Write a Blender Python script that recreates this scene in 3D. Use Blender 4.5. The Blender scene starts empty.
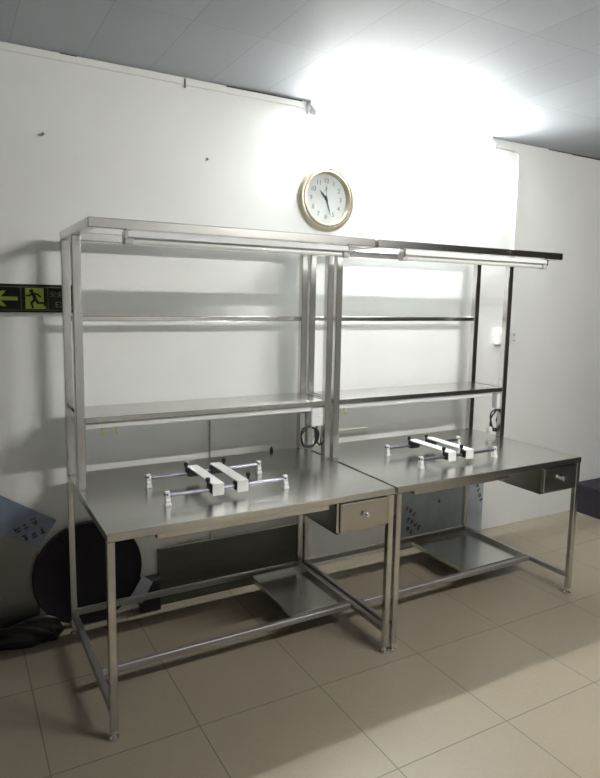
import bpy, bmesh, math, random
from mathutils import Vector, Matrix
SC = bpy.context.scene
COL = SC.collection
random.seed(7)

# ------------------------------------------------------------ measured sizes (metres)
W, D, H = 1.195, 0.7656, 0.75           # bench width, depth, height
GAP = 0.015
HT, HS, HM = 1.797, 1.046, 1.445        # canopy frame, lower shelf, mid rail (top faces)
YB = 0.042                              # rear plane of the benches
PD, OV = 0.243, 0.323                   # rack depth, canopy overhang
YW, HC = 0.151, 2.55                    # back wall, ceiling
T = 0.035                               # square tube

# ------------------------------------------------------------ materials
def new_mat(name):
    m = bpy.data.materials.new(name); m.use_nodes = True
    nt = m.node_tree
    return m, nt, nt.nodes['Principled BSDF']

def plain(name, col, rough=0.5, metal=0.0, var=0.06, scale=12.0, bump=0.0, spec=0.5, stretch=None):
    """colour with soft procedural mottling in object space"""
    m, nt, b = new_mat(name)
    tc = nt.nodes.new('ShaderNodeTexCoord')
    mp = nt.nodes.new('ShaderNodeMapping')
    if stretch: mp.inputs['Scale'].default_value = stretch
    nz = nt.nodes.new('ShaderNodeTexNoise'); nz.inputs['Scale'].default_value = scale
    nz.inputs['Detail'].default_value = 4
    nt.links.new(tc.outputs['Object'], mp.inputs['Vector'])
    nt.links.new(mp.outputs['Vector'], nz.inputs['Vector'])
    cr = nt.nodes.new('ShaderNodeValToRGB')
    a, c = 1 - var, 1 + var
    cr.color_ramp.elements[0].position = 0.3; cr.color_ramp.elements[1].position = 0.7
    cr.color_ramp.elements[0].color = tuple(min(1, x * a) for x in col) + (1,)
    cr.color_ramp.elements[1].color = tuple(min(1, x * c) for x in col) + (1,)
    nt.links.new(nz.outputs['Fac'], cr.inputs['Fac'])
    nt.links.new(cr.outputs['Color'], b.inputs['Base Color'])
    b.inputs['Roughness'].default_value = rough
    b.inputs['Metallic'].default_value = metal
    b.inputs['Specular IOR Level'].default_value = spec
    if bump:
        bp = nt.nodes.new('ShaderNodeBump'); bp.inputs['Strength'].default_value = bump
        bp.inputs['Distance'].default_value = 0.01
        nt.links.new(nz.outputs['Fac'], bp.inputs['Height'])
        nt.links.new(bp.outputs['Normal'], b.inputs['Normal'])
    return m

def steel(name, col, r0, r1, stretch):
    m, nt, b = new_mat(name)
    tc = nt.nodes.new('ShaderNodeTexCoord'); mp = nt.nodes.new('ShaderNodeMapping')
    mp.inputs['Scale'].default_value = stretch
    nz = nt.nodes.new('ShaderNodeTexNoise'); nz.inputs['Scale'].default_value = 6; nz.inputs['Detail'].default_value = 5
    nt.links.new(tc.outputs['Object'], mp.inputs['Vector']); nt.links.new(mp.outputs['Vector'], nz.inputs['Vector'])
    mr = nt.nodes.new('ShaderNodeMapRange')
    mr.inputs['From Min'].default_value = 0.3; mr.inputs['From Max'].default_value = 0.7
    mr.inputs['To Min'].default_value = r0; mr.inputs['To Max'].default_value = r1
    nt.links.new(nz.outputs['Fac'], mr.inputs['Value']); nt.links.new(mr.outputs['Result'], b.inputs['Roughness'])
    b.inputs['Base Color'].default_value = tuple(col) + (1,)
    b.inputs['Metallic'].default_value = 1.0
    return m

def grid_mat(name, base, line, ox, oy, sx, sy, wid, rough, speck=0.0, tone=0.03, spec=0.5, line_mix=1.0):
    """rectangular tile grid laid out in the object's own coordinates"""
    m, nt, b = new_mat(name)
    N = nt.nodes.new; L = nt.links.new
    tc = N('ShaderNodeTexCoord'); sp = N('ShaderNodeSeparateXYZ'); L(tc.outputs['Object'], sp.inputs[0])
    def math_(op, a, bb=None):
        n = N('ShaderNodeMath'); n.operation = op
        for i, v in enumerate((a, bb)):
            if v is None: continue
            if isinstance(v, (int, float)): n.inputs[i].default_value = v
            else: L(v, n.inputs[i])
        return n.outputs[0]
    masks, cells = [], []
    for out, o, s in ((sp.outputs['X'], ox, sx), (sp.outputs['Y'], oy, sy)):
        u = math_('DIVIDE', math_('SUBTRACT', out, o), s)
        fr = math_('FRACT', u)
        dist = math_('MULTIPLY', math_('MINIMUM', fr, math_('SUBTRACT', 1.0, fr)), s)
        masks.append(math_('LESS_THAN', dist, wid / 2)); cells.append(math_('FLOOR', u))
    mask = math_('MAXIMUM', masks[0], masks[1])
    cb = N('ShaderNodeCombineXYZ'); L(cells[0], cb.inputs[0]); L(cells[1], cb.inputs[1])
    wn = N('ShaderNodeTexWhiteNoise'); L(cb.outputs[0], wn.inputs['Vector'])
    nz = N('ShaderNodeTexNoise'); nz.inputs['Scale'].default_value = 70; nz.inputs['Detail'].default_value = 3
    L(tc.outputs['Object'], nz.inputs['Vector'])
    nb = N('ShaderNodeTexNoise'); nb.inputs['Scale'].default_value = 2.2; nb.inputs['Detail'].default_value = 5
    L(tc.outputs['Object'], nb.inputs['Vector'])
    v = math_('ADD', 1 - tone / 2 - speck / 2 - 0.04, math_('MULTIPLY', wn.outputs['Value'], tone))
    v = math_('ADD', v, math_('MULTIPLY', nz.outputs['Fac'], speck))
    v = math_('ADD', v, math_('MULTIPLY', nb.outputs['Fac'], 0.08))
    hs = N('ShaderNodeMix'); hs.data_type = 'RGBA'; hs.blend_type = 'MULTIPLY'
    hs.inputs['Factor'].default_value = 1; hs.inputs['A'].default_value = tuple(base) + (1,)
    cc = N('ShaderNodeCombineColor'); L(v, cc.inputs[0]); L(v, cc.inputs[1]); L(v, cc.inputs[2])
    L(cc.outputs[0], hs.inputs['B'])
    mx = N('ShaderNodeMix'); mx.data_type = 'RGBA'
    L(math_('MULTIPLY', mask, line_mix), mx.inputs['Factor']); L(hs.outputs['Result'], mx.inputs['A'])
    mx.inputs['B'].default_value = tuple(line) + (1,)
    L(mx.outputs['Result'], b.inputs['Base Color'])
    L(math_('ADD', rough, math_('MULTIPLY', nb.outputs['Fac'], 0.12)), b.inputs['Roughness'])
    b.inputs['Specular IOR Level'].default_value = spec
    return m

def emit(name, col, strength):
    m = bpy.data.materials.new(name); m.use_nodes = True; nt = m.node_tree
    nt.nodes.clear()
    o = nt.nodes.new('ShaderNodeOutputMaterial'); e = nt.nodes.new('ShaderNodeEmission')
    e.inputs['Color'].default_value = tuple(col) + (1,); e.inputs['Strength'].default_value = strength
    nt.links.new(e.outputs[0], o.inputs[0]); return m

M = {}
M['wall'] = plain('wall paint', (0.76, 0.77, 0.75), 0.75, var=0.025, scale=2.5, bump=0.03, spec=0.25)
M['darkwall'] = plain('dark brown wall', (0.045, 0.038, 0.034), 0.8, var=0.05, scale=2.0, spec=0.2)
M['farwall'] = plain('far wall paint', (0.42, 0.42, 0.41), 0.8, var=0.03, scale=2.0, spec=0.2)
M['floor'] = grid_mat('beige floor tiles', (0.258, 0.220, 0.166), (0.12, 0.108, 0.080), 0.30, -0.320, 0.504, 0.502, 0.0045, 0.30, speck=0.16, tone=0.05, spec=0.4)
M['ceiling'] = grid_mat('grey ceiling panels', (0.39, 0.41, 0.445), (0.29, 0.31, 0.335), 0.708, -0.447, 0.288, 0.572, 0.005, 0.55, speck=0.10, tone=0.10, spec=0.3, line_mix=0.7)
M['steel'] = steel('stainless tube', (0.66, 0.65, 0.63), 0.18, 0.22, (0.4, 0.4, 0.3))
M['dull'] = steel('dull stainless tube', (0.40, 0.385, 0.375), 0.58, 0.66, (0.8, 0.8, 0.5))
M['top'] = steel('brushed stainless sheet', (0.64, 0.64, 0.61), 0.215, 0.245, (0.25, 0.8, 0.8))
M['drawer'] = steel('satin stainless front', (0.55, 0.53, 0.49), 0.20, 0.25, (1, 1, 5))
M['chrome'] = steel('polished rod', (0.22, 0.205, 0.25), 0.33, 0.38, (1, 1, 1))
M['bright'] = steel('polished knob', (0.85, 0.85, 0.83), 0.06, 0.12, (1, 1, 1))
M['alu'] = plain('white aluminium', (0.68, 0.68, 0.67), 0.38, var=0.03)
M['white'] = plain('white plastic', (0.70, 0.70, 0.69), 0.4, var=0.02)
M['lampbody'] = plain('white enamel', (0.74, 0.75, 0.74), 0.35, var=0.02)
M['tubeoff'] = plain('unlit tube glass', (0.66, 0.67, 0.64), 0.2, var=0.02)
M['capgrey'] = plain('grey lamp cap', (0.42, 0.42, 0.42), 0.45, var=0.05)
M['black'] = plain('black plastic', (0.012, 0.012, 0.013), 0.4, var=0.1)
M['rubber'] = plain('black cable', (0.014, 0.014, 0.015), 0.5, var=0.1)
M['bag'] = plain('black bag', (0.012, 0.010, 0.014), 0.45, var=0.2, scale=8, bump=0.3)
M['disc'] = plain('dark plum lid', (0.012, 0.008, 0.014), 0.55, var=0.15, scale=5, spec=0.25)
M['green'] = plain('dark green grey board', (0.070, 0.070, 0.050), 0.32, var=0.12, scale=3, stretch=(1, 1, 8))
M['greyboard'] = plain('grey board', (0.52, 0.53, 0.50), 0.40, var=0.04, scale=4)
M['film'] = plain('pale blue protective film', (0.35, 0.39, 0.41), 0.32, var=0.14, scale=9, bump=0.15)
M['film2'] = plain('blue grey protective film', (0.17, 0.22, 0.30), 0.4, var=0.14, scale=9, bump=0.15)
M['sheetsteel'] = steel('dull sheet steel', (0.27, 0.27, 0.245), 0.40, 0.5, (1, 1, 4))
M['inkblack'] = plain('dark print', (0.03, 0.035, 0.05), 0.5, var=0.1)
M['inkred'] = plain('red print', (0.16, 0.03, 0.06), 0.5, var=0.1)
M['tag'] = plain('pale paper tag', (0.38, 0.40, 0.46), 0.7, var=0.06)
M['paper'] = plain('cream paper', (0.80, 0.79, 0.70), 0.7, var=0.03)
M['gold'] = plain('gilt clock rim', (0.42, 0.385, 0.30), 0.34, metal=0.7, var=0.06)
M['face'] = plain('clock face', (0.44, 0.47, 0.455), 0.5, var=0.01)
M['ink'] = plain('clock numerals', (0.16, 0.18, 0.18), 0.5, var=0.05)
M['hand'] = plain('clock hands', (0.03, 0.03, 0.035), 0.4, var=0.05)
M['signblack'] = plain('sign black', (0.010, 0.010, 0.009), 0.6, var=0.1, spec=0.2)
M['signgreen'] = plain('sign yellow green', (0.34, 0.43, 0.045), 0.5, var=0.06)
M['signpale'] = plain('sign dull lettering', (0.16, 0.17, 0.10), 0.5, var=0.05)
M['signline'] = plain('sign border', (0.10, 0.12, 0.05), 0.5, var=0.05)
M['hook'] = plain('yellowed brass', (0.62, 0.56, 0.16), 0.4, var=0.1)
M['nail'] = plain('rusty nail', (0.10, 0.085, 0.07), 0.6, var=0.1)
M['darkbox'] = plain('dark plum carton', (0.018, 0.014, 0.022), 0.6, var=0.12)
M['dark'] = plain('dark gap shade', (0.05, 0.045, 0.045), 0.6, var=0.1)
M['tubeon'] = emit('lit fluorescent tube', (0.97, 1.0, 0.97), 62.0)
M['tubeon2'] = emit('lit ceiling tube', (1.0, 0.985, 0.94), 88.0)

# ------------------------------------------------------------ mesh helpers
class MB:
    def __init__(s): s.bm = bmesh.new()
    def _merge(s, b2, mat=None):
        me = bpy.data.meshes.new('tmp')
        if mat is not None: bmesh.ops.transform(b2, matrix=mat, verts=b2.verts)
        b2.to_mesh(me); b2.free(); s.bm.from_mesh(me); bpy.data.meshes.remove(me); return s
    def box(s, x0, x1, y0, y1, z0, z1, bev=0.0, mat=None, seg=1):
        b = bmesh.new(); bmesh.ops.create_cube(b, size=1)
        bmesh.ops.transform(b, verts=b.verts, matrix=Matrix.Translation(((x0+x1)/2, (y0+y1)/2, (z0+z1)/2)) @ Matrix.Diagonal((abs(x1-x0), abs(y1-y0), abs(z1-z0), 1)))
        if bev: bmesh.ops.bevel(b, geom=b.edges[:], offset=bev, segments=seg, affect='EDGES', profile=0.5)
        return s._merge(b, mat)
    def cyl(s, p0, p1, r, seg=16, r2=None):
        p0, p1 = Vector(p0), Vector(p1); d = p1 - p0
        b = bmesh.new(); bmesh.ops.create_cone(b, cap_ends=True, segments=seg, radius1=r, radius2=r if r2 is None else r2, depth=d.length)
        q = Vector((0, 0, 1)).rotation_difference(d.normalized())
        return s._merge(b, Matrix.Translation((p0+p1)/2) @ q.to_matrix().to_4x4())
    def ball(s, c, r, sx=1, sy=1, sz=1):
        b = bmesh.new(); bmesh.ops.create_uvsphere(b, u_segments=14, v_segments=9, radius=r)
        return s._merge(b, Matrix.Translation(c) @ Matrix.Diagonal((sx, sy, sz, 1)))
    def prism(s, pts, axis, a0, a1, bev=0.0):
        """pts: 2-D outline in the plane normal to axis ('x': (y,z); 'y': (x,z); 'z': (x,y))"""
        b = bmesh.new()
        def P(p, a): return {'x': (a, p[0], p[1]), 'y': (p[0], a, p[1]), 'z': (p[0], p[1], a)}[axis]
        f0 = [b.verts.new(P(p, a0)) for p in pts]; f1 = [b.verts.new(P(p, a1)) for p in pts]
        n = len(pts); b.faces.new(f0); b.faces.new(f1[::-1])
        for i in range(n): b.faces.new((f0[i], f1[i], f1[(i+1) % n], f0[(i+1) % n]))
        bmesh.ops.recalc_face_normals(b, faces=b.faces)
        if bev: bmesh.ops.bevel(b, geom=b.edges[:], offset=bev, segments=1, affect='EDGES')
        return s._merge(b)
    def lathe_y(s, prof, c, seg=56):
        """profile (radius, y) revolved round the y axis through c=(x,z)"""
        b = bmesh.new(); rings = []
        for r, y in prof:
            rings.append([b.verts.new((c[0]+r*math.cos(2*math.pi*k/seg), y, c[1]+r*math.sin(2*math.pi*k/seg))) for k in range(seg)] if r > 1e-6 else [b.verts.new((c[0], y, c[1]))])
        for a, d in zip(rings, rings[1:]):
            for k in range(seg):
                k2 = (k+1) % seg
                vs = [a[k % len(a)], a[k2 % len(a)], d[k2 % len(d)], d[k % len(d)]]
                vs = list(dict.fromkeys(vs))
                if len(vs) > 2: b.faces.new(vs)
        bmesh.ops.recalc_face_normals(b, faces=b.faces)
        return s._merge(b)
    def lathe_z(s, prof, c, seg=20):
        b = bmesh.new(); rings = []
        for r, z in prof:
            rings.append([b.verts.new((c[0]+r*math.cos(2*math.pi*k/seg), c[1]+r*math.sin(2*math.pi*k/seg), z)) for k in range(seg)] if r > 1e-6 else [b.verts.new((c[0], c[1], z))])
        for a, d in zip(rings, rings[1:]):
            for k in range(seg):
                k2 = (k+1) % seg
                vs = list(dict.fromkeys([a[k % len(a)], a[k2 % len(a)], d[k2 % len(d)], d[k % len(d)]]))
                if len(vs) > 2: b.faces.new(vs)
        bmesh.ops.recalc_face_normals(b, faces=b.faces)
        return s._merge(b)
    def sweep(s, pts, r, seg=8, smooth=True):
        pts = [Vector(p) for p in pts]
        if smooth:
            out = []
            n = len(pts)
            for i in range(n-1):
                p0, p1, p2, p3 = pts[max(i-1, 0)], pts[i], pts[i+1], pts[min(i+2, n-1)]
                for k in range(5):
                    t = k/5
                    out.append(0.5*((2*p1)+(p2-p0)*t+(2*p0-5*p1+4*p2-p3)*t*t+(3*p1-p0-3*p2+p3)*t**3))
            out.append(pts[-1]); pts = out
        b = bmesh.new(); rings = []; up = Vector((0.13, 0.31, 0.94)).normalized(); n = len(pts)
        for i, p in enumerate(pts):
            d = (pts[min(i+1, n-1)]-pts[max(i-1, 0)]).normalized()
            a = d.cross(up)
            if a.length < 1e-3: a = d.cross(Vector((1, 0, 0)))
            a.normalize(); c = a.cross(d).normalized(); up = c
            rings.append([b.verts.new(p+r*(a*math.cos(2*math.pi*k/seg)+c*math.sin(2*math.pi*k/seg))) for k in range(seg)])
        for q, w in zip(rings, rings[1:]):
            for k in range(seg): b.faces.new((q[k], q[(k+1) % seg], w[(k+1) % seg], w[k]))
        b.faces.new(rings[0][::-1]); b.faces.new(rings[-1])
        bmesh.ops.recalc_face_normals(b, faces=b.faces)
        return s._merge(b)
    def build(s, name, mat, parent=None, smooth=False, label=None):
        """link as ONE mesh object; coordinates given in the world, stored relative to the thing"""
        me = bpy.data.meshes.new(name)
        if parent is not None:
            root = parent
            off = Vector((0, 0, 0))
            while root is not None: off += root.location; root = root.parent
            bmesh.ops.translate(s.bm, verts=s.bm.verts, vec=-off)
        s.bm.to_mesh(me); s.bm.free()
        me.materials.append(M[mat])
        if smooth:
            for p in me.polygons: p.use_smooth = True
            try: me.set_sharp_from_angle(angle=math.radians(35))
            except Exception: pass
        o = bpy.data.objects.new(name, me); COL.objects.link(o)
        if parent is not None: o.parent = parent
        if label: o['label'] = label
        return o

def tag(o, label=None, cat=None, group=None, kind=None):
    if label: o['label'] = label
    if cat: o['category'] = cat
    if group: o['group'] = group
    if kind: o['kind'] = kind
    return o
def thing(name, loc, label, cat, group=None):
    o = bpy.data.objects.new(name, None); o.empty_display_size = 0.05
    COL.objects.link(o); o.location = loc
    return tag(o, label, cat, group)
def single(mb, name, mat, origin, label, cat, group=None, smooth=False):
    bmesh.ops.translate(mb.bm, verts=mb.bm.verts, vec=-Vector(origin))
    o = mb.build(name, mat, None, smooth); o.location = origin
    return tag(o, label, cat, group)
def struct(mb, name, mat): return tag(mb.build(name, mat), kind='structure')

def text_mesh(body, size, depth, mat4, fat=0.0):
    cu = bpy.data.curves.new('txt', 'FONT'); cu.body = body; cu.size = size; cu.extrude = depth; cu.offset = fat
    cu.align_x = 'CENTER'; cu.align_y = 'CENTER'
    o = bpy.data.objects.new('txt', cu); COL.objects.link(o)
    dg = bpy.context.evaluated_depsgraph_get()
    me = bpy.data.meshes.new_from_object(o.evaluated_get(dg))
    bpy.data.objects.remove(o); bpy.data.curves.remove(cu)
    me.transform(mat4)
    return me
def add_mesh(mb, me):
    mb.bm.from_mesh(me); bpy.data.meshes.remove(me); return mb
# text on the back wall reads along +x and faces -y
FACE = Matrix(((1, 0, 0, 0), (0, 0, -1, 0), (0, 1, 0, 0), (0, 0, 0, 1)))

# ------------------------------------------------------------ the room
X0, X1, Y0 = -2.2, 4.45, -4.7
struct(MB().box(X0, X1, Y0, YW, -0.06, 0), 'floor', 'floor')
struct(MB().box(X0, X1, Y0, YW, HC, HC+0.06), 'ceiling', 'ceiling')
struct(MB().box(X0-0.12, X1+0.12, YW, YW+0.12, -0.06, HC+0.06), 'wall_back', 'wall')
struct(MB().box(X0-0.12, X0, Y0, YW, -0.06, HC+0.06), 'wall_left', 'farwall')
struct(MB().box(X1, X1+0.12, Y0, YW, -0.06, HC+0.06), 'wall_right', 'darkwall')
struct(MB().box(X0-0.12, X1+0.12, Y0-0.12, Y0, -0.06, HC+0.06), 'wall_front', 'farwall')
# thin plastic cable cover running along the top of the back wall, left of the lamp, then right of it
mb = MB().box(X0, 0.585, YW-0.011, YW, HC-0.034, HC-0.006, 0.002).box(0.590, 1.235, YW-0.011, YW, HC-0.036, HC-0.008, 0.002)
struct(mb, 'trim_1', 'wall')
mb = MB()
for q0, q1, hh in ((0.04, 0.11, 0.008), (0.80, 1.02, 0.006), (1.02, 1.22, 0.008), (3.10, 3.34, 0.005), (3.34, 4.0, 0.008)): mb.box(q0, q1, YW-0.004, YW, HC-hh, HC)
struct(mb, 'gap_shade', 'dark')   # thin dark strips painting in the shadow gap between ceiling edge and wall

# ------------------------------------------------------------ workbenches
def bench(x, label, tray, stiff, draw):
    root = thing('workbench', (x+W/2, -D/2, 0), label, 'workbench', 'steel workbenches along the wall')
    a, b = x, x+W
    # top with folded lip
    MB().box(a, b, -D, YB, H-0.030, H, 0.003).build('table_top', 'top', root)
    LT = 0.027
    for lx in (a, b-LT):
        for ly in (-D+0.004, YB-LT):
            leg = MB().box(lx, lx+LT, ly, ly+LT, 0.034, H-0.030, 0.003).build('leg', 'steel', root)
            c = (lx+LT/2, ly+LT/2)
            MB().lathe_z([(0, 0), (0.016, 0), (0.018, 0.004), (0.017, 0.011), (0.009, 0.016), (0.007, 0.017), (0.007, 0.030), (0.0125, 0.031), (0.0125, 0.036), (0, 0.036)], c).build('foot', 'bright', leg, True)
    zr0, zr1 = 0.092, 0.118
    for lx in (a, b-LT):
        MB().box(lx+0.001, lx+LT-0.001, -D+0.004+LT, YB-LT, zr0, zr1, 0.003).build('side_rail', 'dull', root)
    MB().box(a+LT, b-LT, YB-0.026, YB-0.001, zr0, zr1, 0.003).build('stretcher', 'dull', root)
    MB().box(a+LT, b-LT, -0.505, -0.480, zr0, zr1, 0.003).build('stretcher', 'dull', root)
    # sheet-metal pan between the stretchers
    t0, t1 = x+tray[0], x+tray[1]
    m = MB().box(t0, t1, -0.478, -0.028, zr0+0.004, zr0+0.008)
    for q in ((t0, t0+0.003, -0.478, -0.028), (t1-0.003, t1, -0.478, -0.028), (t0, t1, -0.478, -0.475), (t0, t1, -0.031, -0.028)):
        m.box(*q, zr0+0.004, zr1+0.004)
    m.box(t0-0.008, t0+0.002, -0.480, -0.026, zr1+0.001, zr1+0.004).box(t1-0.002, t1+0.008, -0.480, -0.026, zr1+0.001, zr1+0.004)
    m.build('lower_tray', 'top', root)
    # folded stiffener under the front of the top
    MB().box(x+stiff[0], x+stiff[1], -0.735, -0.700, H-0.060, H-0.030, 0.002).build('stiffener', 'steel', root)
    # drawer in its hanging case
    d0, d1 = x+draw[0], x+draw[1]
    zb, zt = 0.590, H-0.030
    m = MB()
    m.box(d0, d0+0.004, -D+0.012, -0.42, zb, zt).box(d1-0.004, d1, -D+0.012, -0.42, zb, zt)
    m.box(d0, d1, -D+0.012, -0.42, zb, zb+0.004).box(d0, d1, -0.424, -0.42, zb, zt)
    m.box(d0, d0+0.012, -D+0.006, -D+0.014, zb, zt).box(d1-0.012, d1, -D+0.006, -D+0.014, zb, zt)
    m.box(d0, d1, -D+0.006, -D+0.014, zb, zb+0.006)
    m.build('drawer_case', 'drawer', root)
    dr = MB().box(d0+0.014, d1-0.013, -D-0.004, -D+0.016, zb+0.008, zt-0.004, 0.003).box(d0+0.016, d1-0.016, -D+0.016, -0.45, zb+0.010, zb+0.10).build('drawer', 'drawer', root)
    cx, cz = (d0+d1)/2+0.002, (zb+zt)/2+0.004
    MB().lathe_y([(0, -D-0.030), (0.008, -D-0.029), (0.0115, -D-0.024), (0.0115, -D-0.019), (0.007, -D-0.014), (0.005, -D-0.010), (0.005, -D-0.006), (0.010, -D-0.004), (0, -D-0.003)], (cx, cz), 24).build('knob', 'bright', dr, True)
    # rack posts
    for px in (a, b-T):
        for py in (YB-T, -PD):
            MB().box(px, px+T, py, py+T, H, HT-T, 0.003).build('post', 'steel', root)
    # canopy frame
    yf = -(PD+OV)
    MB().box(a, b, yf, yf+T, HT-T, HT, 0.003).build('canopy_rail', 'steel', root)
    MB().box(a, b, YB-T, YB, HT-T, HT, 0.003).build('canopy_rail', 'steel', root)
    for px in (a, b-T):
        MB().box(px, px+T, yf+T, YB-T, HT-T, HT, 0.003).build('canopy_rail', 'steel', root)
    # mid rail between the rear posts
    MB().box(a+T, b-T, YB-0.027, YB-0.001, HM-0.024, HM, 0.003).build('rear_rail', 'steel', root)
    # lower shelf: sheet with folded edge, slim strip below it
    m = MB().box(a+T*0.5, b-T*0.5, -PD+T, YB-T, HS-0.004, HS)
    m.box(a+T, b-T, -PD-0.001, -PD+T, HS-0.024, HS, 0.002).box(a+T, b-T, YB-T, YB-0.001, HS-0.028, HS, 0.002)
    m.box(a+0.002, a+T-0.002, -PD+T, YB-T, HS-0.028, HS, 0.002).box(b-T+0.002, b-0.002, -PD+T, YB-T, HS-0.028, HS, 0.002)
    m.build('shelf', 'top', root)
    MB().box(a+T+0.002, b-0.105, -0.230, -0.205, HS-0.050, HS-0.026, 0.003).box(a+0.06, a+0.08, -0.225, -0.210, HS-0.028, HS-0.003).box(b-0.13, b-0.11, -0.225, -0.210, HS-0.028, HS-0.003).build('shelf_strip', 'alu', root, label='pale strip fixed under the lower shelf')
    return root
XR = W+GAP
bench(0, 'stainless steel workbench with rack, nearer one, left of the pair, dark disc behind its legs', (0.872, 1.163), (0.178, 0.885), (0.905, W-0.027))
bench(XR, 'farther stainless steel workbench with rack, right of the pair, near the wall socket', (0.705, 1.163), (0.115, 0.70), (0.90, W-0.027))

# ------------------------------------------------------------ tube lamps hung from the canopy frames
def rack_lamp(x0, x1, label):
    root = thing('tube_lamp', ((x0+x1)/2, -0.548, HT-T), label, 'lamp', 'unlit tube lamps under the bench frames')
    yc = -0.548
    z1 = HT-T-0.004
    MB().prism([(yc-0.016, z1), (yc+0.016, z1), (yc+0.026, z1-0.020), (yc+0.020, z1-0.023), (yc-0.020, z1-0.023), (yc-0.026, z1-0.020)], 'x', x0+0.012, x1-0.012, 0.001).build('housing', 'lampbody', root)
    MB().cyl((x0+0.03, yc, z1-0.034), (x1-0.03, yc, z1-0.034), 0.0105, 20).build('tube', 'tubeoff', root, True)
    for e, s in ((x0, 1), (x1, -1)):
        MB().box(e, e+s*0.034, yc-0.018, yc+0.018, z1-0.047, z1-0.020, 0.004).build('end_cap', 'capgrey', root)
        MB().box(e+s*0.004, e+s*0.024, yc-0.012, yc+0.012, z1-0.002, HT-T, 0.001).box(e+s*0.001, e+s*0.013, yc-0.022, yc+0.022, z1-0.03, z1, 0.002).build('bracket', 'steel', root)
rack_lamp(0.122, 1.066, 'white unlit tube lamp hung under the top frame of the nearer bench')
rack_lamp(1.345, 2.292, 'white unlit tube lamp hung under the top frame of the farther bench')

# ------------------------------------------------------------ lit lamps
def lit_lamp(x0, x1, y, wall, label, group):
    if wall:
        root = thing('fluorescent_lamp', ((x0+x1)/2, YW, HC-0.045), label, 'lamp')
        MB().prism([(YW, HC-0.003), (YW, HC-0.072), (YW-0.030, HC-0.060), (YW-0.046, HC-0.030), (YW-0.046, HC-0.003)], 'x', x0, x1, 0.001).build('housing', 'lampbody', root)
        ty, tz = YW-0.076, HC-0.078
        for e, s in ((x0, 1), (x1, -1)):
            MB().prism([(YW-0.040, HC-0.020), (YW-0.030, HC-0.072), (ty-0.014, tz-0.016), (ty-0.016, tz+0.014)], 'x', e, e+s*0.022, 0.001).build('end_cap', 'capgrey', root)
        MB().cyl((x0+0.024, ty, tz), (x1-0.024, ty, tz), 0.013, 20).build('tube', 'tubeon', root, True)
    else:
        root = thing('fluorescent_lamp', ((x0+x1)/2, y, HC), label, 'lamp')
        MB().prism([(y-0.03, HC), (y+0.03, HC), (y+0.022, HC-0.04), (y-0.022, HC-0.04)], 'x', x0, x1, 0.001).build('housing', 'lampbody', root)
        for e, s in ((x0, 1), (x1, -1)):
            MB().box(e, e+s*0.024, y-0.016, y+0.016, HC-0.084, HC-0.038, 0.003).build('end_cap', 'capgrey', root)
        MB().cyl((x0+0.026, y, HC-0.066), (x1-0.026, y, HC-0.066), 0.013, 20).build('tube', 'tubeon2', root, True)
lit_lamp(1.250, 2.535, 0, True, 'glaring lit tube lamp on the back wall just under the ceiling', None)
lit_lamp(1.25, 2.45, -2.50, False, 'lit tube lamp on the ceiling in front of the benches', None)

# ------------------------------------------------------------ conduit and sockets on the wall
zc = HC-0.052
pts = [(2.57, YW-0.008, zc), (2.70, YW-0.008, zc), (2.772, YW-0.008, zc-0.004), (2.800, YW-0.008, zc-0.018), (2.812, YW-0.008, zc-0.05), (2.815, YW-0.008, 2.2), (2.815, YW-0.008, 1.8), (2.815, YW-0.008, 1.352)]
single(MB().sweep(pts, 0.008, 10), 'cable_conduit', 'white', (2.57, YW, zc), 'thin white conduit bending from the lamp straight down the back wall', 'conduit', smooth=True)
r = thing('wall_socket', (2.735, YW, 1.306), 'white surface-mounted socket box on the wall behind the farther bench\'s right post', 'socket')
MB().box(2.690, 2.782, YW-0.044, YW, 1.264, 1.350, 0.005).build('case', 'white', r)
MB().box(2.698, 2.774, YW-0.048, YW-0.043, 1.272, 1.342, 0.002).build('face_plate', 'white', r)
MB().box(2.722, 2.727, YW-0.050, YW-0.047, 1.312, 1.324).box(2.746, 2.751, YW-0.050, YW-0.047, 1.312, 1.324).box(2.734, 2.739, YW-0.050, YW-0.047, 1.290, 1.300).build('slots', 'black', r)
r = thing('switch_plate', (2.845, YW, 1.306), 'flat white plate on the wall right of the socket box', 'switch')
MB().box(2.806, 2.884, YW-0.010, YW, 1.266, 1.344, 0.003).build('face_plate', 'white', r)
for zz in (1.325, 1.285):
    MB().box(2.858, 2.876, YW-0.014, YW-0.009, zz-0.008, zz+0.008, 0.002).build('button', 'capgrey', r)

# ------------------------------------------------------------ clock
CX, CZ, CR = 1.376, 2.070, 0.174
r = thing('wall_clock', (CX, YW, CZ), 'round wall clock with gilt rim and white face above the two benches', 'clock')
y = YW
MB().lathe_y([(CR-0.004, y), (CR, y-0.008), (CR-0.002, y-0.018), (CR-0.012, y-0.027), (CR-0.020, y-0.028), (CR-0.024, y-0.024), (CR-0.028, y-0.029), (CR-0.036, y-0.031), (CR-0.042, y-0.024), (CR-0.047, y-0.006), (CR-0.047, y)], (CX, CZ), 72).build('rim', 'gold', r, True)
MB().cyl((CX, y-0.001, CZ), (CX, y-0.005, CZ), CR-0.045, 64).build('dial', 'face', r)
tilt = math.radians(0)
for k in range(1, 13):
    an = math.radians(90-30*k)+tilt
    add_mesh(MB(), text_mesh(str(k), 0.033, 0.0004, Matrix.Translation((CX+0.093*math.cos(an), y-0.0056, CZ+0.093*math.sin(an))) @ FACE, 0.0006)).build('numeral', 'ink', r)
m = MB().box(CX-0.006, CX+0.008, y-0.0062, y-0.005, CZ+0.052, CZ+0.056).box(CX-0.002, CX+0.003, y-0.0062, y-0.005, CZ+0.044, CZ+0.066).box(CX-0.008, CX-0.003, y-0.0062, y-0.005, CZ+0.040, CZ+0.047)
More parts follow.
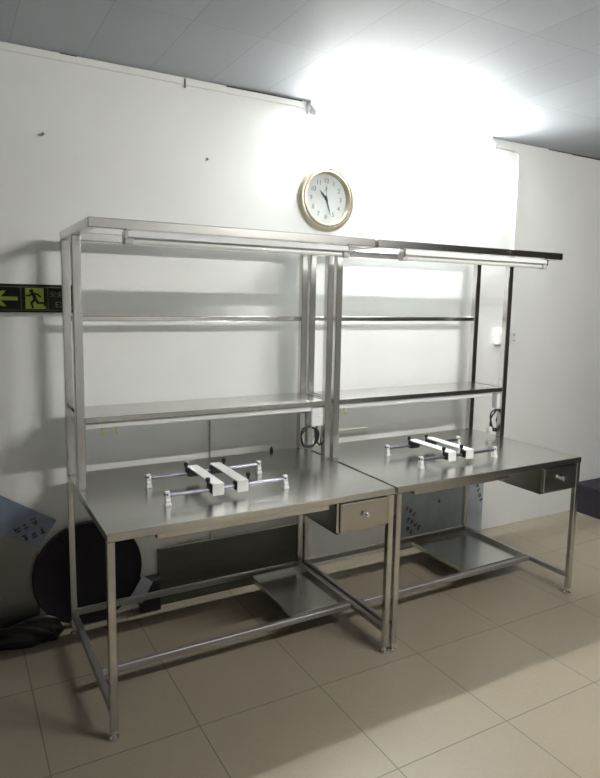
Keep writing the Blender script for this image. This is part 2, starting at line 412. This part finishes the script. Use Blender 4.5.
m.build('emblem', 'ink', r)
def hand(ang, ln, back, wd, yy, nm):
    R_ = Matrix.Translation((CX, 0, CZ)) @ Matrix.Rotation(-math.radians(ang), 4, 'Y').inverted()
    p = MB().prism([(-wd*0.6, -back), (wd*0.6, -back), (wd, ln*0.6), (0, ln), (-wd, ln*0.6)], 'y', yy, yy-0.0015)
    bmesh.ops.transform(p.bm, matrix=R_, verts=p.bm.verts)
    p.build(nm, 'hand', r)
hand(316, 0.060, 0.016, 0.0045, y-0.008, 'hour_hand')
hand(163, 0.092, 0.018, 0.0036, y-0.0105, 'minute_hand')
hand(355, 0.070, 0.020, 0.0007, y-0.013, 'second_hand')
MB().cyl((CX, y-0.005, CZ), (CX, y-0.016, CZ), 0.005, 16).build('hub', 'hand', r)

# ------------------------------------------------------------ exit sign
r = thing('exit_sign', (-0.10, YW, 1.515), 'black and yellow-green exit sign with arrow and running figure, on the left wall', 'sign')
sx0, sx1, sz0, sz1 = -0.288, 0.092, 1.455, 1.576
MB().box(sx0, sx1, y-0.006, y, sz0, sz1, 0.001).build('board', 'signblack', r)
yb0, yb1 = y-0.0072, y-0.0058
m = MB().box(sx0+0.004, sx1-0.004, yb0, yb1, sz1-0.0135, sz1-0.011).box(sx0+0.004, sx1-0.004, yb0, yb1, sz0+0.009, sz0+0.0115)
for vx in (sx0+0.004, -0.148, -0.040, sx1-0.0065): m.box(vx, vx+0.0025, yb0, yb1, sz0+0.009, sz1-0.011)
m.build('border_lines', 'signline', r)
az = 1.513
MB().prism([(-0.262, az), (-0.222, az+0.034), (-0.205, az+0.034), (-0.226, az+0.009), (-0.160, az+0.009), (-0.160, az-0.007), (-0.226, az-0.007), (-0.205, az-0.032), (-0.222, az-0.032)], 'y', yb0, yb1).build('arrow', 'signgreen', r)
# doorway panel
MB().box(-0.130, -0.056, yb0, yb1, 1.470, 1.560).box(-0.056, -0.048, yb0, yb1, 1.470, 1.482).build('doorway', 'signgreen', r)
m = MB()
yr0, yr1 = y-0.0084, y-0.007
m.cyl((-0.105, yr0, 1.547), (-0.105, yr1, 1.547), 0.0085, 20)
def limb(p, q, w, w2=None):
    p, q = Vector(p), Vector(q); d = (q-p).normalized(); n = Vector((-d.y, d.x)); w2 = w2 or w
    m.prism([tuple(p+n*w), tuple(p-n*w), tuple(q-n*w2), tuple(q+n*w2)], 'y', yr0, yr1)
limb((-0.100, 1.540), (-0.090, 1.510), 0.008, 0.007)      # torso
limb((-0.098, 1.536), (-0.078, 1.533), 0.004); limb((-0.080, 1.534), (-0.068, 1.520), 0.0035)
limb((-0.100, 1.536), (-0.118, 1.526), 0.004); limb((-0.117, 1.527), (-0.128, 1.528), 0.0035)
limb((-0.092, 1.512), (-0.108, 1.494), 0.0055); limb((-0.107, 1.496), (-0.100, 1.474), 0.0045)
limb((-0.090, 1.512), (-0.078, 1.494), 0.0055); limb((-0.080, 1.496), (-0.056, 1.496), 0.0045)
m.build('running_figure', 'signblack', r)
m = MB()
add_mesh(m, text_mesh('安全出口', 0.0285, 0.0004, Matrix.Translation((0.0245, y-0.0068, 1.533)) @ FACE))
m.build('characters', 'signpale', r); m = MB()
add_mesh(m, text_mesh('EXIT', 0.036, 0.0004, Matrix.Translation((0.0265, y-0.0068, 1.488)) @ FACE))
m.build('exit_word', 'signpale', r)

# ------------------------------------------------------------ nails, hooks and small wall bits
for (nx, nz, lab) in ((-0.040, 2.203, 'small rusty nail high on the wall above the exit sign'), (0.697, 2.190, 'small rusty nail on the wall left of the clock'), (2.05, 2.165, 'tiny nail in the glare on the wall right of the clock')):
    single(MB().cyl((nx, YW+0.002, nz), (nx, YW-0.014, nz+0.003), 0.003, 8).cyl((nx, YW-0.013, nz+0.003), (nx, YW-0.016, nz+0.003), 0.0065, 10), 'nail', 'nail', (nx, YW, nz), lab, 'nail')
single(MB().box(0.583, 0.592, YW-0.014, YW-0.0105, HC-0.050, HC-0.008, 0.001), 'cable_clip', 'nail', (0.587, YW, HC-0.03), 'dark clip on the cable cover at the top of the back wall', 'clip')
def hook(hx, hy, lab):
    zz = HS-0.0505
    single(MB().cyl((hx, hy, zz), (hx, hy, zz-0.006), 0.008, 12).sweep([(hx, hy, zz-0.004), (hx, hy, zz-0.018), (hx, hy-0.006, zz-0.027), (hx, hy-0.015, zz-0.024), (hx, hy-0.018, zz-0.014)], 0.0032, 8), 'hook', 'hook', (hx, hy, zz), lab, 'hook', 'brass hooks under the lower shelves', True)
hook(0.108, -0.2175, 'small brass hook under the nearer bench\'s shelf, left one of two')
hook(0.164, -0.2175, 'small brass hook under the nearer bench\'s shelf, right one of two')
hook(1.290, -0.2175, 'small brass hook under the farther bench\'s shelf beside the posts')
single(MB().box(1.500, 1.695, YW-0.004, YW, 0.770, 0.795, 0.001), 'paper_strip', 'paper', (1.6, YW, 0.78), 'narrow cream paper strip on the wall just above the farther bench top', 'paper')

# ------------------------------------------------------------ socket boxes under the shelves and their cords
def power(bx, by, label, clabel, second):
    r = thing('power_box', (bx, by, HS-0.03), label, 'socket box', 'white boxes under the shelves')
    MB().box(bx-0.043, bx+0.043, by-0.022, by+0.022, HS-0.128, HS-0.034, 0.004).build('case', 'white', r)
    MB().box(bx-0.012, bx+0.012, by-0.024, by-0.0215, HS-0.080, HS-0.072, 0.001).build('switch', 'alu', r)
    MB().box(bx-0.006, bx+0.006, by-0.008, by+0.008, HS-0.036, HS-0.004).build('stem', 'steel', r)
    c = r
    pts = [(bx+0.010, by, HS-0.124)]
    cxx, czz, R = bx-0.045, HS-0.180, 0.050
    if second: cxx, czz, R = bx-0.030, HS-0.195, 0.058
    n = 26
    for k in range(n+1):
        an = math.radians(50)+2*math.pi*2.0*k/n
        rr = R*(1+0.05*math.sin(2.3*k)); sq = 0.72 if second else 0.95
        pts.append((cxx+rr*math.cos(an)*sq, by-0.006+0.010*math.sin(0.7*k), czz+rr*math.sin(an)))
    if second:
        pts += [(bx-0.02, by-0.004, HS-0.20), (bx+0.008, by, HS-0.255), (bx-0.03, by-0.005, HS-0.262), (bx-0.062, by-0.01, HS-0.250)]
    else:
        pts += [(bx-0.008, by-0.004, HS-0.19), (bx+0.018, by, HS-0.228), (bx+0.027, by, HS-0.19), (bx+0.03, by, HS-0.124)]
    MB().sweep(pts, 0.0048, 8).build('cord', 'rubber', c, True, label=clabel)
    if second:
        MB().box(bx-0.092, bx-0.060, by-0.018, by+0.008, HS-0.268, HS-0.232, 0.005).cyl((bx-0.100, by-0.005, HS-0.250), (bx-0.092, by-0.005, HS-0.250), 0.004, 8).build('plug', 'white', c)
power(1.138, -0.205, 'white power box under the shelf end of the nearer bench', 'black cord coiled in a ring under the nearer bench\'s power box', False)
power(2.392, -0.205, 'white power box under the shelf end of the farther bench', 'black looped cord with white plug under the farther bench\'s power box', True)
single(MB().box(0.998, 1.014, 0.018, 0.034, H, H+0.016, 0.003).cyl((1.006, 0.026, H+0.014), (1.006, 0.026, H+0.024), 0.0045, 10), 'clip', 'black', (1.006, 0.026, H), 'small black clip standing at the rear edge of the nearer bench top', 'clip')

# ------------------------------------------------------------ clamping fixtures on the bench tops
def fixture(x0, x1, y0, y1, bars, label):
    r = thing('board_fixture', ((x0+x1)/2, (y0+y1)/2, H), label, 'fixture', 'sliding board fixtures on the benches')
    zr = H+0.040
    for ex, s in ((x0, 1), (x1, -1)):
        for ey in (y0, y1):
            m = MB().prism([(ey-0.013, H+0.010), (ey+0.013, H+0.010), (ey+0.013, H+0.024), (ey+0.009, H+0.028), (ey+0.009, H+0.056), (ey-0.009, H+0.056), (ey-0.009, H+0.028), (ey-0.013, H+0.024)], 'x', ex-0.009, ex+0.009, 0.0012)
            m.box(ex-0.012, ex+0.012, ey-0.016, ey+0.010, H, H+0.012, 0.002)
            br = m.build('end_bracket', 'alu', r)
            MB().cyl((ex-s*0.0085, ey, H+0.046), (ex-s*0.0125, ey, H+0.046), 0.0048, 12).cyl((ex-0.004, ey-0.0092, H+0.046), (ex-0.004, ey-0.012, H+0.046), 0.004, 12).build('screw', 'black', br)
    for ey in (y0, y1):
        MB().cyl((x0, ey, zr), (x1, ey, zr), 0.0075, 16).build('rod', 'chrome', r, True)
    for bx, side in bars:
        m = MB().box(bx-0.024, bx+0.024, y0-0.022, y1+0.022, H+0.062, H+0.067, 0.001)
        m.box(bx-0.024, bx+0.024, y0-0.026, y0-0.021, H+0.020, H+0.067, 0.001)
        m.box(bx-0.024, bx+0.024, y1+0.018, y1+0.022, H+0.028, H+0.064, 0.001)
        cb = m.build('cross_bar', 'alu', r)
        for ey in (y0, y1):
            MB().box(bx-0.028, bx+0.028, ey-0.014, ey+0.014, H+0.026, H+0.060, 0.003).build('slider', 'black', cb)
            kx = bx+side*0.034
            MB().cyl((bx+side*0.026, ey, H+0.045), (kx, ey, H+0.045), 0.008, 12).lathe_z([(0, H+0.045), (0.0045, H+0.045), (0.0045, H+0.072), (0.009, H+0.073), (0.009, H+0.086), (0.006, H+0.089), (0, H+0.089)], (kx, ey), 14).build('knob', 'black', cb, True)
fixture(0.266, 0.768, -0.570, -0.315, ((0.462, -1), (0.566, 1)), 'board fixture of rods and two white bars on the nearer bench top')
fixture(1.494, 1.975, -0.572, -0.312, ((1.668, -1), (1.782, -1)), 'board fixture of rods and two white bars on the farther bench top')

# ------------------------------------------------------------ things leaning on the wall behind the benches
def lean(mb, ang, zbase, ybase):
    bmesh.ops.transform(mb.bm, verts=mb.bm.verts, matrix=Matrix.Translation((0, ybase, zbase)) @ Matrix.Rotation(-ang, 4, 'X') @ Matrix.Translation((0, -ybase, -zbase)))
    return mb
# dark disc
DX, DZ, DR = 0.098, 0.248, 0.246
r = thing('round_lid', (DX, 0.10, 0), 'dark plum round lid leaning on the wall behind the nearer bench\'s left legs', 'lid')
m = MB().lathe_y([(0, 0.096), (DR-0.03, 0.096), (DR-0.016, 0.092), (DR-0.004, 0.090), (DR, 0.094), (DR, 0.112), (DR-0.004, 0.116), (0, 0.116)], (DX, DZ), 72)
lean(m, math.radians(0.8), 0, 0.106).build('plate', 'disc', r, True)
# pseudo-printing on the protective films: smudged unreadable strokes
def glyphs(mb, n, cell, place):
    for i in range(n):
        for k in range(random.randint(4, 6)):
            if random.random() < 0.55:
                w, h = cell*random.uniform(0.35, 0.75), cell*0.13
            else:
                w, h = cell*0.14, cell*random.uniform(0.35, 0.8)
            cx = i*cell*1.05+random.uniform(-0.3, 0.3)*(cell-w); cz = random.uniform(-0.5, 0.5)*(cell-h)
            vs = [(cx-w/2, cz-h/2), (cx+w/2, cz-h/2), (cx+w/2, cz+h/2), (cx-w/2, cz+h/2)]
            place(mb, vs)
# tilted metal sheet at the left edge, film along its upper edge
A = Vector((-0.040, 0.515)); d = Vector((-0.835, 0.55)).normalized(); nrm = Vector((-d.y, d.x))
if nrm.y > 0: nrm = -nrm
Lx = 1.05; Wd = A.y/abs(nrm.y)
r = thing('metal_sheet', (-0.40, YW-0.02, 0), 'tilted sheet with blue-grey film leaning on the wall at the left edge', 'sheet')
P = lambda a, b: tuple(A+d*a+nrm*b)
MB().prism([P(0, 0), P(Lx, 0), (-0.95, 0), (-0.118, 0), P(0, 0.142)], 'y', YW-0.024, YW-0.020).build('sheet', 'sheetsteel', r)
fl = MB().prism([P(-0.004, -0.003), P(Lx, -0.003), P(Lx, 0.150), P(-0.004, 0.142)], 'y', YW-0.0262, YW-0.0242).build('protective_film', 'film2', r)
def rot(vs, ox, oz, an):
    c, s_ = math.cos(an), math.sin(an); return [(ox+c*v[0]-s_*v[1], oz+s_*v[0]+c*v[1]) for v in vs]
for n_, ox, oz in ((3, -0.200, 0.497), (3, -0.168, 0.452)):
    m = MB(); glyphs(m, n_, 0.036, lambda mb, vs: mb.prism(rot(vs, ox, oz, 0.36), 'y', YW-0.0272, YW-0.0260)); m.build('print', 'inkblack', fl, label='blackish print')
# dark green-grey board
o = MB().box(0.432, 1.243, 0.112, 0.124, 0, 0.292, 0.002)
single(lean(o, math.radians(2.0), 0, 0.112), 'low_board', 'green', (0.84, 0.118, 0), 'long low dark green-grey board standing under the nearer bench against the wall', 'board')
# grey board seen between shelf and top
single(MB().box(0.712, 1.248, 0.136, 0.148, 0, 1.0, 0.002), 'tall_board', 'greyboard', (0.98, 0.142, 0), 'upright pale grey board on the wall behind the nearer bench, below its shelf', 'board')
# blue filmed sheet behind the right bench
r = thing('filmed_sheet', (2.30, 0.125, 0), 'pale blue film-covered metal sheet on the wall behind the farther bench\'s legs', 'sheet')
MB().box(1.930, 2.642, 0.124, 0.130, 0.0, 0.62, 0.001).build('sheet', 'sheetsteel', r)
fl = MB().box(1.928, 2.644, 0.1195, 0.1235, 0.012, 0.622, 0.001).build('protective_film', 'film', r)
m = MB(); glyphs(m, 3, 0.034, lambda mb, vs: mb.prism(rot(vs, 1.995, 0.262, -0.62), 'y', 0.1186, 0.1198)); m.build('print', 'inkred', fl, label='red print')
for n_, ox, oz, an_ in ((4, 2.010, 0.190, -0.62), (2, 2.008, 0.130, -0.62), (4, 2.588, 0.330, -1.2), (1, 2.262, 0.278, -0.5)):
    m = MB(); glyphs(m, n_, 0.034, lambda mb, vs: mb.prism(rot(vs, ox, oz, an_), 'y', 0.1186, 0.1198)); m.build('print', 'inkblack', fl, label='blackish print')
# black bags on the floor
def bag(c, sx, sy, sz, name, label, seed):
    rnd = random.Random(seed)
    b = bmesh.new(); bmesh.ops.create_icosphere(b, subdivisions=4, radius=1)
    ph = [(rnd.uniform(2, 5), rnd.uniform(2, 5), rnd.uniform(2, 5), rnd.uniform(0, 6)) for _ in range(7)]
    for v in b.verts:
        p = v.co.copy(); k = 1+0.045*sum(math.sin(q[0]*p.x*1.4+q[1]*p.y*1.4+q[2]*p.z*1.4+q[3]) for q in ph)
        p *= k; p.x *= sx; p.y *= sy; p.z = max(p.z, -0.55)*sz
        v.co = p
    z0 = min(v.co.z for v in b.verts)
    bmesh.ops.translate(b, verts=b.verts, vec=(c[0], c[1], -z0))
    m = MB(); m._merge(b)
    return m
m = bag((-0.170, 0.040), 0.135, 0.040, 0.072, '', '', 11)
single(m, 'plastic_bag', 'bag', (-0.170, 0.040, 0), 'low black crumpled plastic bag on the floor left of the round lid', 'bag', smooth=True)
r = thing('carton', (0.38, 0.10, 0), 'small black box with a pale tag, between the round lid and the low board', 'box')
MB().box(0.336, 0.430, 0.070, 0.138, 0, 0.160, 0.004).build('body', 'bag', r)
P0 = [(0.338, 0.196), (0.388, 0.154), (0.334, 0.056), (0.280, 0.092)]
m = MB().prism(P0, 'y', 0.064, 0.0665); lean(m, math.radians(2), 0.06, 0.066).build('paper_tag', 'tag', r, label='pale paper tag')
# dark carton at right
r = thing('long_box', (4.0, -1.4, 0), 'long low dark box on the floor reaching the wall at the far right edge', 'box')
MB().box(3.60, 4.38, -3.0, 0.140, 0, 0.203, 0.004).build('body', 'darkbox', r)
MB().box(3.598, 4.382, -3.002, 0.142, 0.203, 0.213, 0.002).build('lid', 'darkbox', r)

# ------------------------------------------------------------ world, camera, colour management
w = bpy.data.worlds.new('room dark'); SC.world = w; w.use_nodes = True
w.node_tree.nodes['Background'].inputs[0].default_value = (0.8, 0.9, 1, 1)
w.node_tree.nodes['Background'].inputs[1].default_value = 0.0

f, yaw, pit, rol = 624.497, 0.5133, 0.1255, 0.0183
cy, sy = math.cos(yaw), math.sin(yaw)
fw = Vector((sy*math.cos(pit), cy*math.cos(pit), -math.sin(pit)))
rt = Vector((cy, -sy, 0)); up = rt.cross(fw)
r2 = rt*math.cos(rol)+up*math.sin(rol); u2 = -rt*math.sin(rol)+up*math.cos(rol)
cam = bpy.data.cameras.new('camera'); co = bpy.data.objects.new('camera', cam); COL.objects.link(co)
mw = Matrix((r2, u2, -fw)).transposed().to_4x4(); mw.translation = (-0.4276, -2.7948, 1.5306)
co.matrix_world = mw
cam.sensor_fit = 'HORIZONTAL'; cam.sensor_width = 36; cam.lens = f*36/600
cam.shift_x = 0.927/600; cam.shift_y = -10.443/600
cam.clip_start = 0.02
SC.camera = co
SC.view_settings.view_transform = 'Standard'; SC.view_settings.look = 'None'
SC.view_settings.exposure = 2.5; SC.view_settings.gamma = 1.0
SC.view_settings.use_curve_mapping = False
SC.cycles.max_bounces = 10; SC.cycles.diffuse_bounces = 5; SC.cycles.glossy_bounces = 6
SC.cycles.use_denoising = True
